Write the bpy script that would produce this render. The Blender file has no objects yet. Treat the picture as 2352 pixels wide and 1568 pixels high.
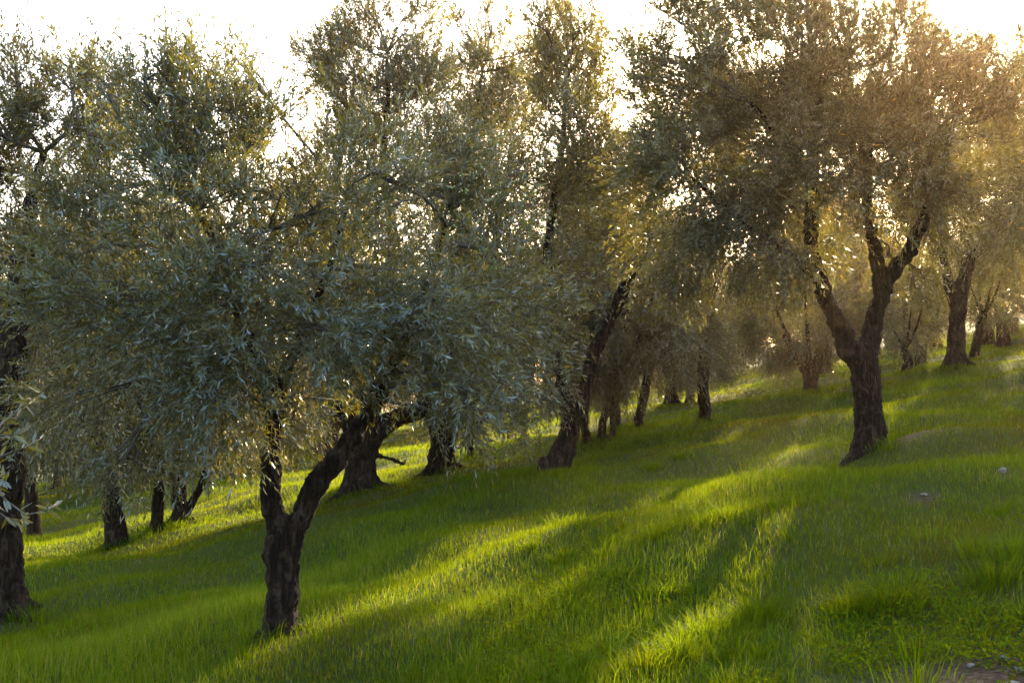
import bpy, math
import numpy as np
from mathutils import Vector

# ------------------------------------------------------------------ scene, camera geometry
scene = bpy.context.scene
COL = scene.collection
H, SLOPE, FPX, CX, CY = 1.5, 0.16, 2613.0, 1176.0, 784.0
PITCH = math.atan(96.0 / 2613.0)
CP, SP = math.cos(PITCH), math.sin(PITCH)
SUN_AZ, SUN_EL = math.radians(22.9), math.radians(18.0)


def ray(px, py):
    u, v = (px - CX) / FPX, -(py - CY) / FPX
    return np.array([u, CP - v * SP, SP + v * CP])


def P(px, py, Y):
    d = ray(px, py)
    return d * (Y / d[1])


def base_of(px, py):
    d = ray(px, py)
    return d * (-H / (d[2] - SLOPE * d[0]))


# ------------------------------------------------------------------ terrain
MOUNDS = []          # x, y, amplitude, radius


def gz(x, y):
    x = np.asarray(x, float)
    y = np.asarray(y, float)
    xs = np.where(np.abs(x) > 90, np.sign(x) * (90 + 40 * np.tanh((np.abs(x) - 90) / 60)), x)
    z = -H + SLOPE * xs
    near = np.clip((y - 3.0) / 6.0, 0.25, 1.0)
    z = z + near * (0.06 * np.sin(0.9 * x + 0.5 * y + 1.0) + 0.085 * np.sin(0.37 * x - 0.8 * y + 2.2)
                    + 0.05 * np.sin(1.9 * x + 1.3 * y) + 0.035 * np.sin(2.6 * y - 1.7 * x + 0.7))
    for mx, my, a, r in MOUNDS:
        z = z + a * np.exp(-((x - mx) ** 2 + (y - my) ** 2) / (r * r))
    return z


# ------------------------------------------------------------------ mesh helper
def mesh_from(name, V, F, attrs=None, smooth=False):
    V = np.ascontiguousarray(V, np.float32)
    F = np.ascontiguousarray(F, np.int32)
    k = F.shape[1]
    me = bpy.data.meshes.new(name)
    me.vertices.add(len(V))
    me.vertices.foreach_set('co', V.ravel())
    me.loops.add(F.size)
    me.loops.foreach_set('vertex_index', F.ravel())
    me.polygons.add(len(F))
    me.polygons.foreach_set('loop_start', np.arange(0, F.size, k, dtype=np.int32))
    me.polygons.foreach_set('use_smooth', np.full(len(F), smooth, dtype=bool))
    for an, arr in (attrs or {}).items():
        at = me.attributes.new(an, 'FLOAT', 'POINT')
        at.data.foreach_set('value', np.ascontiguousarray(arr, np.float32))
    me.update(calc_edges=True)
    return me


def link(name, me, mat=None, parent=None, loc=None):
    o = bpy.data.objects.new(name, me)
    COL.objects.link(o)
    if mat is not None and me is not None and not me.materials:
        me.materials.append(mat)
    if parent is not None:
        o.parent = parent
    if loc is not None:
        o.location = loc
    return o


def tag(o, label=None, cat=None, group=None, kind=None):
    if label:
        o['label'] = label
    if cat:
        o['category'] = cat
    if group:
        o['group'] = group
    if kind:
        o['kind'] = kind
    return o


def empty(name, loc):
    o = bpy.data.objects.new(name, None)
    o.empty_display_size = 0.2
    o.location = loc
    COL.objects.link(o)
    return o


def norm(a):
    return a / np.maximum(np.linalg.norm(a, axis=-1, keepdims=True), 1e-9)


# ------------------------------------------------------------------ materials
def new_mat(name):
    m = bpy.data.materials.new(name)
    m.use_nodes = True
    nt = m.node_tree
    nt.nodes.clear()
    out = nt.nodes.new('ShaderNodeOutputMaterial')
    return m, nt, out


def N(nt, typ, **kw):
    n = nt.nodes.new(typ)
    for k, v in kw.items():
        if k in n.inputs:
            n.inputs[k].default_value = v
        else:
            setattr(n, k, v)
    return n


def ramp(nt, stops, fac):
    r = nt.nodes.new('ShaderNodeValToRGB')
    els = r.color_ramp.elements
    while len(els) < len(stops):
        els.new(0.5)
    for e, (p, c) in zip(els, stops):
        e.position = p
        e.color = (*c, 1.0)
    nt.links.new(fac, r.inputs['Fac'])
    return r.outputs['Color']


def blade_mat(name, attr, stops, tstops, rough, tfac, spec=0.5):
    """thin leaf / grass blade: glossy diffuse face plus light shining through"""
    m, nt, out = new_mat(name)
    a = N(nt, 'ShaderNodeAttribute', attribute_name=attr)
    col = ramp(nt, stops, a.outputs['Fac'])
    tcol = ramp(nt, tstops, a.outputs['Fac'])
    p = N(nt, 'ShaderNodeBsdfPrincipled', Roughness=rough)
    p.inputs['Specular IOR Level'].default_value = spec
    nt.links.new(col, p.inputs['Base Color'])
    t = N(nt, 'ShaderNodeBsdfTranslucent')
    nt.links.new(tcol, t.inputs['Color'])
    mx = N(nt, 'ShaderNodeMixShader')
    mx.inputs[0].default_value = tfac
    nt.links.new(p.outputs[0], mx.inputs[1])
    nt.links.new(t.outputs[0], mx.inputs[2])
    nt.links.new(mx.outputs[0], out.inputs['Surface'])
    return m


M_LEAF = blade_mat('olive_leaf', 'tint',
                   [(0.0, (0.038, 0.027, 0.007)), (0.34, (0.090, 0.078, 0.028)), (0.52, (0.135, 0.150, 0.088)), (0.70, (0.18, 0.24, 0.23)),
                    (0.97, (0.30, 0.40, 0.43)), (1.0, (0.40, 0.26, 0.02))],
                   [(0.0, (0.11, 0.080, 0.003)), (0.6, (0.24, 0.205, 0.006)), (0.97, (0.25, 0.25, 0.03)), (1.0, (0.55, 0.33, 0.02))],
                   0.30, 0.42, 0.7)
M_GRASS = blade_mat('grass_blade', 'tint',
                    [(0.0, (0.058, 0.036, 0.006)), (0.28, (0.034, 0.053, 0.001)), (0.6, (0.026, 0.088, 0.001)),
                     (0.9, (0.038, 0.130, 0.010)), (1.0, (0.20, 0.16, 0.06))],
                    [(0.0, (0.13, 0.085, 0.008)), (0.3, (0.150, 0.165, 0.001)), (0.9, (0.21, 0.30, 0.002)), (1.0, (0.40, 0.33, 0.06))],
                    0.7, 0.45, 0.04)


def bark_mat():
    m, nt, out = new_mat('olive_bark')
    tc = N(nt, 'ShaderNodeTexCoord')
    mp = N(nt, 'ShaderNodeMapping')
    mp.inputs['Scale'].default_value = (1, 1, 0.22)
    nt.links.new(tc.outputs['Object'], mp.inputs['Vector'])
    n1 = N(nt, 'ShaderNodeTexNoise', Scale=20.0, Detail=8.0, Roughness=0.72, Distortion=0.7)
    vo = N(nt, 'ShaderNodeTexVoronoi', Scale=30.0, feature='DISTANCE_TO_EDGE')
    n2 = N(nt, 'ShaderNodeTexNoise', Scale=7.0, Detail=6.0, Roughness=0.6)
    for n in (n1, vo):
        nt.links.new(mp.outputs[0], n.inputs['Vector'])
    nt.links.new(tc.outputs['Object'], n2.inputs['Vector'])
    c1 = ramp(nt, [(0.36, (0.004, 0.0025, 0.0015)), (0.50, (0.017, 0.010, 0.006)), (0.70, (0.080, 0.052, 0.034))], n1.outputs['Fac'])
    lich = ramp(nt, [(0.60, (0, 0, 0)), (0.70, (0.7, 0.7, 0.7))], n2.outputs['Fac'])
    mix = N(nt, 'ShaderNodeMix', data_type='RGBA')
    nt.links.new(lich, mix.inputs['Factor'])
    nt.links.new(c1, mix.inputs['A'])
    mix.inputs['B'].default_value = (0.085, 0.066, 0.048, 1)
    add = N(nt, 'ShaderNodeMath', operation='MULTIPLY_ADD')
    nt.links.new(vo.outputs['Distance'], add.inputs[0])
    add.inputs[1].default_value = 1.2
    nt.links.new(n1.outputs['Fac'], add.inputs[2])
    b = N(nt, 'ShaderNodeBump', Strength=1.0, Distance=0.03)
    nt.links.new(add.outputs[0], b.inputs['Height'])
    p = N(nt, 'ShaderNodeBsdfPrincipled', Roughness=0.9)
    p.inputs['Specular IOR Level'].default_value = 0.15
    nt.links.new(mix.outputs['Result'], p.inputs['Base Color'])
    nt.links.new(b.outputs[0], p.inputs['Normal'])
    nt.links.new(p.outputs[0], out.inputs['Surface'])
    return m


def twig_mat():
    m, nt, out = new_mat('olive_twig')
    tc = N(nt, 'ShaderNodeTexCoord')
    n1 = N(nt, 'ShaderNodeTexNoise', Scale=9.0, Detail=4.0)
    nt.links.new(tc.outputs['Object'], n1.inputs['Vector'])
    c = ramp(nt, [(0.35, (0.05, 0.038, 0.026)), (0.65, (0.11, 0.095, 0.070))], n1.outputs['Fac'])
    p = N(nt, 'ShaderNodeBsdfPrincipled', Roughness=0.75)
    nt.links.new(c, p.inputs['Base Color'])
    nt.links.new(p.outputs[0], out.inputs['Surface'])
    return m


def ground_mat():
    m, nt, out = new_mat('meadow_soil')
    tc = N(nt, 'ShaderNodeTexCoord')
    n1 = N(nt, 'ShaderNodeTexNoise', Scale=0.7, Detail=8.0, Roughness=0.65)
    n2 = N(nt, 'ShaderNodeTexNoise', Scale=28.0, Detail=8.0, Roughness=0.7)
    for n in (n1, n2):
        nt.links.new(tc.outputs['Object'], n.inputs['Vector'])
    a = N(nt, 'ShaderNodeAttribute', attribute_name='bare')
    g = ramp(nt, [(0.3, (0.020, 0.030, 0.006)), (0.5, (0.035, 0.055, 0.008)), (0.7, (0.055, 0.050, 0.014))], n1.outputs['Fac'])
    s = ramp(nt, [(0.35, (0.022, 0.014, 0.008)), (0.52, (0.065, 0.042, 0.026)), (0.72, (0.15, 0.115, 0.085))], n2.outputs['Fac'])
    mix = N(nt, 'ShaderNodeMix', data_type='RGBA')
    nt.links.new(a.outputs['Fac'], mix.inputs['Factor'])
    nt.links.new(g, mix.inputs['A'])
    nt.links.new(s, mix.inputs['B'])
    b = N(nt, 'ShaderNodeBump', Strength=0.8, Distance=0.03)
    nt.links.new(n2.outputs['Fac'], b.inputs['Height'])
    p = N(nt, 'ShaderNodeBsdfPrincipled', Roughness=0.95)
    p.inputs['Specular IOR Level'].default_value = 0.1
    nt.links.new(mix.outputs['Result'], p.inputs['Base Color'])
    nt.links.new(b.outputs[0], p.inputs['Normal'])
    nt.links.new(p.outputs[0], out.inputs['Surface'])
    return m


def stone_mat():
    m, nt, out = new_mat('pale_limestone')
    tc = N(nt, 'ShaderNodeTexCoord')
    n1 = N(nt, 'ShaderNodeTexNoise', Scale=14.0, Detail=9.0, Roughness=0.7)
    nt.links.new(tc.outputs['Object'], n1.inputs['Vector'])
    c = ramp(nt, [(0.3, (0.07, 0.055, 0.04)), (0.5, (0.19, 0.165, 0.13)), (0.7, (0.30, 0.27, 0.22))], n1.outputs['Fac'])
    b = N(nt, 'ShaderNodeBump', Strength=0.7, Distance=0.02)
    nt.links.new(n1.outputs['Fac'], b.inputs['Height'])
    p = N(nt, 'ShaderNodeBsdfPrincipled', Roughness=0.85)
    nt.links.new(c, p.inputs['Base Color'])
    nt.links.new(b.outputs[0], p.inputs['Normal'])
    nt.links.new(p.outputs[0], out.inputs['Surface'])
    return m


def fruit_mat():
    m, nt, out = new_mat('green_olive')
    p = N(nt, 'ShaderNodeBsdfPrincipled', Roughness=0.35)
    oi = N(nt, 'ShaderNodeObjectInfo')
    c = ramp(nt, [(0.0, (0.06, 0.10, 0.010)), (0.7, (0.12, 0.16, 0.015)), (1.0, (0.10, 0.11, 0.02))], oi.outputs['Random'])
    nt.links.new(c, p.inputs['Base Color'])
    p.inputs['Subsurface Weight'].default_value = 0.0
    nt.links.new(p.outputs[0], out.inputs['Surface'])
    return m


M_BARK, M_TWIG, M_GROUND, M_STONE, M_FRUIT = bark_mat(), twig_mat(), ground_mat(), stone_mat(), fruit_mat()


# ------------------------------------------------------------------ tubes
def resample(pts, rad, step):
    """Catmull-Rom through the points"""
    pts = np.asarray(pts, float)
    rad = np.asarray(rad, float)
    if len(pts) == 2:
        n = max(2, int(np.linalg.norm(pts[1] - pts[0]) / step) + 1)
        t = np.linspace(0, 1, n)[:, None]
        return pts[0] * (1 - t) + pts[1] * t, rad[0] * (1 - t[:, 0]) + rad[1] * t[:, 0]
    A = np.vstack([2 * pts[0] - pts[1], pts, 2 * pts[-1] - pts[-2]])
    op, orr = [], []
    for i in range(len(pts) - 1):
        p0, p1, p2, p3 = A[i:i + 4]
        n = max(1, int(np.linalg.norm(p2 - p1) / step))
        for k in range(n):
            t = k / n
            op.append(0.5 * ((2 * p1) + (-p0 + p2) * t + (2 * p0 - 5 * p1 + 4 * p2 - p3) * t * t + (-p0 + 3 * p1 - 3 * p2 + p3) * t ** 3))
            orr.append(rad[i] * (1 - t) + rad[i + 1] * t)
    op.append(pts[-1])
    orr.append(rad[-1])
    return np.array(op), np.array(orr)


def tube(pts, rad, sides, rng, gnarl=0.0, cap=True, lump=5.0):
    n = len(pts)
    T = norm(np.gradient(pts, axis=0))
    ref = np.array([0.0, 1.0, 0.0]) if abs(T[0][1]) < 0.8 else np.array([1.0, 0.0, 0.0])
    U = norm(np.cross(T, ref))
    W = np.cross(T, U)
    th = np.linspace(0, 2 * np.pi, sides, endpoint=False)
    s = np.concatenate([[0], np.cumsum(np.linalg.norm(np.diff(pts, axis=0), axis=1))])
    R = np.repeat(rad[:, None], sides, 1)
    if gnarl:
        k = np.zeros_like(R)
        for j, kk in enumerate((1, 2, 3, 4, 5, 7, 9)):
            k += np.sin(kk * th[None, :] + s[:, None] * rng.uniform(-1, 1) * lump / (0.6 + 0.2 * kk) + rng.uniform(0, 6.28)) / (1 + 0.55 * j)
        k += 0.8 * np.sin(s[:, None] * lump * 1.7 + rng.uniform(0, 6.28))
        R = R * (1 + gnarl * k)
    V = pts[:, None, :] + R[..., None] * (np.cos(th)[None, :, None] * U[:, None, :] + np.sin(th)[None, :, None] * W[:, None, :])
    V = V.reshape(-1, 3)
    i = np.arange(n - 1)[:, None] * sides
    j = np.arange(sides)[None, :]
    j2 = (j + 1) % sides
    F = np.stack([i + j, i + j2, i + sides + j2, i + sides + j], -1).reshape(-1, 4)
    if cap:
        c0, c1 = len(V), len(V) + 1
        V = np.vstack([V, pts[0], pts[-1] + T[-1] * rad[-1] * 0.4])
        jj = np.arange(sides)
        e = (n - 1) * sides
        half = [(0, sides)]
        f0 = np.stack([(jj + 1) % sides, jj, np.full(sides, c0), np.full(sides, c0)], -1)
        f1 = np.stack([e + jj, e + (jj + 1) % sides, np.full(sides, c1), np.full(sides, c1)], -1)
        return V, F, np.vstack([f0, f1])[:, :3]
    return V, F, np.zeros((0, 3), int)


class Tubes:
    def __init__(self):
        self.V, self.F, self.n = [], [], 0

    def add(self, pts, rad, sides, rng, gnarl=0.0, lump=5.0):
        V, F, C = tube(pts, rad, sides, rng, gnarl, True, lump)
        tri = np.vstack([F[:, [0, 1, 2]], F[:, [0, 2, 3]], C])
        self.V.append(V)
        self.F.append(tri + self.n)
        self.n += len(V)

    def mesh(self, name):
        return mesh_from(name, np.vstack(self.V), np.vstack(self.F), smooth=True)


# ------------------------------------------------------------------ leaves
def leaves_on_twigs(B, D, L, rng, per, ll, lw, droop, tint0, fine=False):
    """B base, D direction, L length of every twig -> leaf mesh arrays and twig mesh arrays"""
    n = len(B)
    D = norm(D)
    side = norm(np.cross(D, norm(rng.normal(size=(n, 3)))))
    up = np.cross(side, D)
    t = (np.arange(per) + 1.0) / per                      # positions along the twig
    t = np.clip(t[None, :] + rng.uniform(-0.3, 0.3, (n, per)) / per, 0.04, 1.0)
    dr = droop[:, None, None] * L[:, None, None] * (t[..., None] ** 2) * np.array([0, 0, -1.0])
    pos = B[:, None, :] + D[:, None, :] * (L[:, None] * t)[..., None] + dr
    tang = norm(D[:, None, :] + 2 * droop[:, None, None] * t[..., None] * np.array([0, 0, -1.0]))
    k = np.arange(per)
    ang = (k // 2) * (np.pi / 2) + (k % 2) * np.pi         # opposite pairs, each turned by 90 degrees
    ang = ang[None, :] + rng.normal(0, 0.35, (n, per))
    rad = np.cos(ang)[..., None] * side[:, None, :] + np.sin(ang)[..., None] * up[:, None, :]
    open_ = np.where(t > 0.93, 0.25, rng.uniform(0.55, 1.05, (n, per)))
    ld = norm(tang * np.cos(open_)[..., None] + rad * np.sin(open_)[..., None] + rng.normal(0, 0.12, (n, per, 3)))
    ln = norm(np.cross(np.cross(ld, tang + rng.normal(0, 0.25, (n, per, 3))), ld))
    ls = np.cross(ld, ln)
    size = rng.uniform(0.65, 1.15, (n, per))[..., None]
    le, wi = ll * size, lw * size * rng.uniform(0.8, 1.2, (n, per))[..., None]
    b = pos
    curl = rng.normal(0.0, 0.10, (n, per))[..., None]
    tip = b + ld * le + ln * le * curl
    m1 = b + ld * le * 0.48 + ln * (le * curl * 0.3 + wi * 0.18)
    tint = np.clip(tint0[:, None] + rng.normal(0, 0.17, (n, per)), 0.02, 0.96)
    tint = np.where(rng.random((n, per)) < 0.004, 1.0, tint)
    m = n * per
    if not fine:
        V = np.stack([b, m1 + ls * wi * 0.5, tip, m1 - ls * wi * 0.5], 2).reshape(-1, 3)
        i = np.arange(m)[:, None] * 4
        F = np.concatenate([i + np.array([[0, 1, 2]]), i + np.array([[0, 2, 3]])], 1).reshape(-1, 3)
        T = np.repeat(tint.reshape(-1), 4)
    else:
        q1 = b + ld * le * 0.22 + ln * le * curl * 0.08
        q2 = b + ld * le * 0.52 + ln * le * curl * 0.3
        q3 = b + ld * le * 0.82 + ln * le * curl * 0.65
        f = ln * wi * 0.14
        V = np.stack([b, q1 + ls * wi * 0.36 + f, q2 + ls * wi * 0.5 + f, q3 + ls * wi * 0.3 + f, tip,
                      q3 - ls * wi * 0.3 + f, q2 - ls * wi * 0.5 + f, q1 - ls * wi * 0.36 + f, q1, q2, q3], 2).reshape(-1, 3)
        i = np.arange(m)[:, None] * 11
        tri = np.array([0, 1, 8, 8, 1, 2, 8, 2, 9, 9, 2, 3, 9, 3, 10, 10, 3, 4,
                        0, 8, 7, 8, 9, 6, 8, 6, 7, 9, 10, 5, 9, 5, 6, 10, 4, 5])
        F = (i + tri[None, :]).reshape(-1, 3)
        T = np.repeat(tint.reshape(-1), 11)
    # the twigs: three-sided stems with a bend
    tt = np.array([0, 0.5, 1.0])
    ax = B[:, None, :] + D[:, None, :] * (L[:, None] * tt[None, :])[..., None] + droop[:, None, None] * L[:, None, None] * (tt[None, :, None] ** 2) * np.array([0, 0, -1.0])
    rr = np.array([0.0028, 0.0020, 0.0008]) * (ll / 0.07)
    a3 = np.array([0, 2.094, 4.189])
    ring = np.cos(a3)[None, None, :, None] * side[:, None, None, :] + np.sin(a3)[None, None, :, None] * up[:, None, None, :]
    TV = (ax[:, :, None, :] + ring * rr[None, :, None, None]).reshape(-1, 3)
    ii = np.arange(n)[:, None] * 9
    tq = []
    for lv in (0, 3):
        for q in range(3):
            q2_ = (q + 1) % 3
            tq += [lv + q, lv + q2_, lv + 3 + q2_, lv + q, lv + 3 + q2_, lv + 3 + q]
    TF = (ii + np.array(tq)[None, :]).reshape(-1, 3)
    return V, F, T, TV, TF


def build_crown(clumps, skel, rng, ll, lai=2.2, per=16, hair=True, centre=None, tint=0.42, fine=False, shoots=0.25, nsub=12):
    """clumps: list of (centre, radius). skel: points of the limbs the branches spring from.
    Returns a mesh of leaves and one of branches and twigs."""
    lw = ll * 0.225
    larea = 0.62 * ll * lw
    skel = np.asarray(skel)
    allc = np.array([c for c, r in clumps])
    cc = allc.mean(0) if centre is None else centre
    zlo, zhi = allc[:, 2].min(), allc[:, 2].max()
    tb = Tubes()
    B, D, L, DR, TI = [], [], [], [], []
    for c, r in clumps:
        c = np.asarray(c, float)
        k = np.argmin(((skel - c) ** 2).sum(1) + 0.6 * np.maximum(skel[:, 2] - c[2] + 0.3, 0) ** 2)
        s0 = skel[k]
        mid = (s0 + c) / 2 + rng.normal(0, 0.08, 3) + np.array([0, 0, 0.04 * np.linalg.norm(c - s0)])
        bp, br = resample([s0, mid, c], [0.014 + 0.014 * r, 0.010 + 0.009 * r, 0.007], 0.15)
        bp[1:-1] += rng.normal(0, 0.012, (len(bp) - 2, 3))
        tb.add(bp, br, 5, rng)
        sub = rng.normal(size=(nsub, 3))
        sub = norm(sub) * (rng.random((nsub, 1)) ** 0.45) * np.array([1, 1, 0.85]) * r * 0.92
        stint = rng.normal(tint, 0.10, nsub)
        for sp in sub:
            e = c + sp
            a = bp[rng.integers(len(bp) // 2, len(bp))]
            md = (a + e) / 2 + rng.normal(0, 0.06, 3) * r + np.array([0, 0, 0.08 * r])
            p2, r2 = resample([a, md, e], [0.009, 0.006, 0.003], 0.22)
            tb.add(p2, r2, 4, rng)
        nl = lai * math.pi * r * r / larea
        nt = max(6, int(nl / per))
        w = rng.uniform(0.3, 1.0, nsub)
        pick = rng.choice(nsub, nt, p=w / w.sum())
        bb = c + sub[pick] + rng.normal(0, 0.21, (nt, 3)) * r
        out = norm(bb - c) * 0.5 + norm(bb - cc) * 0.45
        low = np.clip((0.45 * (zhi - zlo) + zlo - bb[:, 2]) / max(0.3, 0.45 * (zhi - zlo)), 0, 1)
        d = out + np.array([0, 0, 1.0]) * (0.75 - 0.95 * low)[:, None] + rng.normal(0, 0.45, (nt, 3))
        ln_ = rng.uniform(0.16, 0.36, nt) * (ll / 0.075)
        dr = rng.uniform(0.0, 0.25, nt) + 0.35 * low
        # long upright shoots on the upper side
        top = (rng.random(nt) < shoots) & (bb[:, 2] > c[2] + 0.2 * r) & (bb[:, 2] > zlo + 0.45 * (zhi - zlo))
        d[top] = np.array([0, 0, 1.0]) + rng.normal(0, 0.22, (top.sum(), 3))
        ln_[top] *= rng.uniform(1.2, 2.0, top.sum())
        dr[top] = 0.02
        B.append(bb)
        D.append(d)
        L.append(ln_)
        DR.append(dr)
        TI.append(stint[pick] + rng.normal(0, 0.07, nt))
    B, D, L, DR, TI = map(np.concatenate, (B, D, L, DR, TI))
    V, F, T, TV, TF = leaves_on_twigs(B, D, L, rng, per, ll, lw, DR, TI, fine)
    crown = mesh_from('crown', V, F, {'tint': T})
    tb.V.append(TV)
    tb.F.append(TF + tb.n)
    tb.n += len(TV)
    return crown, tb.mesh('branches')


# ------------------------------------------------------------------ trees
TREE_SPOTS = []


def px_line(line, Y, origin, dyend=0.0):
    """image polyline (x, y, width in px) -> local points and radii at distance Y"""
    pts, rad = [], []
    for i, q in enumerate(line):
        off = q[3] if len(q) > 3 else 0.0
        p = P(q[0], q[1], Y + off)
        pts.append(p - origin)
        rad.append(0.87 * q[2] * (Y + off) / FPX / 2)
    return np.array(pts), np.array(rad)


def trunk_mesh(lines, rng, step, sides, gnarl, r0, voxel=None, root_dirs=None):
    tb = Tubes()
    skel = []
    for k, (pts, rad) in enumerate(lines):
        rp, rr = resample(pts, rad, step)
        rp[1:] += rng.normal(0, 0.012, (len(rp) - 1, 3)) * np.minimum(1, rr[1:, None] * 8)
        tb.add(rp, rr, sides, rng, gnarl if rad[0] > 0.03 else gnarl * 0.5)
        skel.append(rp)
    b = lines[0][0][0]
    # flaring roots
    for a in (root_dirs if root_dirs is not None else np.arange(5) * 1.257 + rng.uniform(0, 1.2)):
        l = r0 * rng.uniform(1.8, 2.7)
        dx, dy = math.cos(a), math.sin(a)
        e = np.array([dx * l, dy * l, SLOPE * dx * l - 0.07])
        m = np.array([dx * r0 * 0.95, dy * r0 * 0.95, SLOPE * dx * r0 + r0 * 0.28])
        s = np.array([dx * r0 * 0.35, dy * r0 * 0.35, r0 * 1.5])
        rp, rr = resample([s, m, e], [r0 * 0.42, r0 * 0.34, r0 * 0.10], step)
        tb.add(rp, rr, max(8, sides // 2), rng, gnarl)
    me = tb.mesh('trunk')
    return me, np.vstack(skel)


def finish_trunk(o, voxel):
    md = o.modifiers.new('remesh', 'REMESH')
    md.mode = 'VOXEL'
    md.voxel_size = voxel
    md.use_smooth_shade = True
    sm = o.modifiers.new('smooth', 'SMOOTH')
    sm.factor = 0.5
    sm.iterations = 2
    tx = bpy.data.textures.get('bark_lumps') or bpy.data.textures.new('bark_lumps', 'CLOUDS')
    tx.noise_scale = 0.075
    tx.noise_depth = 3
    dp = o.modifiers.new('lumps', 'DISPLACE')
    dp.texture = tx
    dp.strength = 0.05
    dp.mid_level = 0.5
    dp.texture_coords = 'LOCAL'


def hero(seed, base, lines, clumps, label, ll, lai=2.2, voxel=0.02, tint=0.42, group=None, root_dirs=None, rscale=1.0,
         shoots=0.25, gnarl=0.05, per=16, dspread=0.8, zmin=0.9):
    rng = np.random.default_rng(seed)
    o3 = base_of(*base)
    Y = o3[1]
    TREE_SPOTS.append((o3[0], o3[1]))
    o3 = np.array([o3[0], o3[1], float(gz(o3[0], o3[1]))])
    t = empty('olive_tree', o3)
    tag(t, label, 'tree', group or 'olive trees of the grove')
    ls = [px_line(l, Y, o3) for l in lines]
    ls[0][0][0][2] = min(ls[0][0][0][2], -0.12)
    r0 = ls[0][1][1] * rscale
    me, skel = trunk_mesh(ls, rng, 0.06, 22, gnarl, r0, root_dirs=root_dirs)
    tr = link('trunk', me, M_BARK, t)
    finish_trunk(tr, voxel)
    cl = []
    for q in clumps:
        r = q[2] * Y / FPX
        off = q[3] if len(q) > 3 else rng.uniform(-dspread, dspread)
        cl.append((P(q[0], q[1], Y + off) - o3, r))
    c, b = build_crown(cl, skel[skel[:, 2] > zmin], rng, ll, lai, per, tint=tint, shoots=shoots)
    link('crown', c, M_LEAF, t)
    link('branches', b, M_TWIG, t)
    return t, o3, cl


# crown prototypes for the trees farther off: built round a trunk top at (0, 0, 0)
def proto_crown(seed, nclump, rad, height, ll, lai, tint):
    rng = np.random.default_rng(seed)
    cl = []
    for k in range(nclump):
        a = k * 2.4 + rng.uniform(-0.4, 0.4)
        zz = (k + 0.5) / nclump
        prof = math.sin(math.pi * min(1, 0.22 + 0.78 * zz)) ** 0.7
        rr = rad * prof * rng.uniform(0.45, 0.95) * (0.25 if k < 2 else 1.0)
        cl.append((np.array([math.cos(a) * rr, math.sin(a) * rr, 0.15 + height * zz + rng.uniform(-0.2, 0.2)]), rng.uniform(0.62, 1.0) * rad * 0.42))
    tb = Tubes()
    sk = []
    for k in range(4):
        a = k * 1.57 + rng.uniform(-0.5, 0.5)
        e = np.array([math.cos(a) * rad * 0.45, math.sin(a) * rad * 0.45, height * 0.62])
        m = np.array([math.cos(a) * rad * 0.28, math.sin(a) * rad * 0.28, height * 0.28])
        rp, rr = resample([np.array([0, 0, -0.15]), m, e], [0.085, 0.06, 0.025], 0.15)
        tb.add(rp, rr, 8, rng, 0.05)
        sk.append(rp)
    c, b = build_crown(cl, np.vstack(sk), rng, ll, lai, 14, tint=tint, shoots=0.22, nsub=10)
    limbs = tb.mesh('limbs')
    return c, b, limbs


PROTOS = [proto_crown(11, 17, 2.3, 4.0, 0.105, 3.6, 0.40),
          proto_crown(12, 15, 2.0, 4.6, 0.105, 3.6, 0.46),
          proto_crown(13, 19, 2.6, 3.6, 0.105, 3.6, 0.36),
          proto_crown(14, 14, 2.3, 3.6, 0.19, 2.6, 0.42)]
for c_, b_, l_ in PROTOS:
    c_.materials.append(M_LEAF)
    b_.materials.append(M_TWIG)
    l_.materials.append(M_BARK)


def grove_tree(seed, base, lines, proto, label, scale=1.0, rot=None, group='olive trees of the grove', xy=None, top=None, lift=0.0, short=1.0):
    """a tree with its own trunk and a crown of one of the three habits"""
    rng = np.random.default_rng(seed)
    if xy is None:
        o3 = base_of(*base)
    else:
        o3 = np.array([xy[0], xy[1], 0.0])
    TREE_SPOTS.append((o3[0], o3[1]))
    Y = o3[1]
    o3 = np.array([o3[0], o3[1], float(gz(o3[0], o3[1]))])
    t = empty('olive_tree', o3)
    tag(t, label, 'tree', group)
    if lines is not None:
        ls = [px_line(l, Y, o3) for l in lines]
        ls[0][0][0][2] = min(ls[0][0][0][2], -0.12)
    else:
        hh = rng.uniform(1.5, 2.0) * short
        lean = rng.normal(0, 0.16, 2)
        r = rng.uniform(0.15, 0.25)
        pts = np.array([[0, 0, -0.15], [0, 0, 0.12], [lean[0] * 0.3, lean[1] * 0.3, hh * 0.5], [lean[0], lean[1], hh]])
        ls = [(pts, np.array([r * 1.35, r * 1.1, r * 0.92, r * 0.9]))]
    if lift:
        q, rr_ = ls[0]
        ls[0] = (np.vstack([q, q[-1] + np.array([rng.normal(0, 0.1), rng.normal(0, 0.1), lift])]), np.append(rr_, rr_[-1] * 0.85))
    r0 = ls[0][1][1]
    me, skel = trunk_mesh(ls, rng, 0.12, 14, 0.06, r0)
    link('trunk', me, M_BARK, t)
    tp = ls[0][0][-1] if top is None else P(top[0], top[1], Y) - o3
    c, b, lm = PROTOS[proto]
    rz = rng.uniform(0, 6.28) if rot is None else rot
    for nm, mesh in (('crown', c), ('branches', b), ('limbs', lm)):
        p = link(nm, mesh, None, t, tp)
        p.rotation_euler = (0, 0, rz)
        p.scale = (scale, scale, scale * rng.uniform(0.95, 1.1))
    return t


# ---- mounds under the bigger trees (before anything asks for the ground height)
for (bx, by, a, r, ox) in ((1995, 1040, 0.16, 1.0, 0.45), (1250, 1108, 0.12, 0.9, 0.3), (825, 1140, 0.10, 1.0, 0.0), (20, 1420, 0.08, 0.8, 0.1)):
    q = base_of(bx, by)
    MOUNDS.append((q[0] + ox, q[1], a, r))

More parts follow.
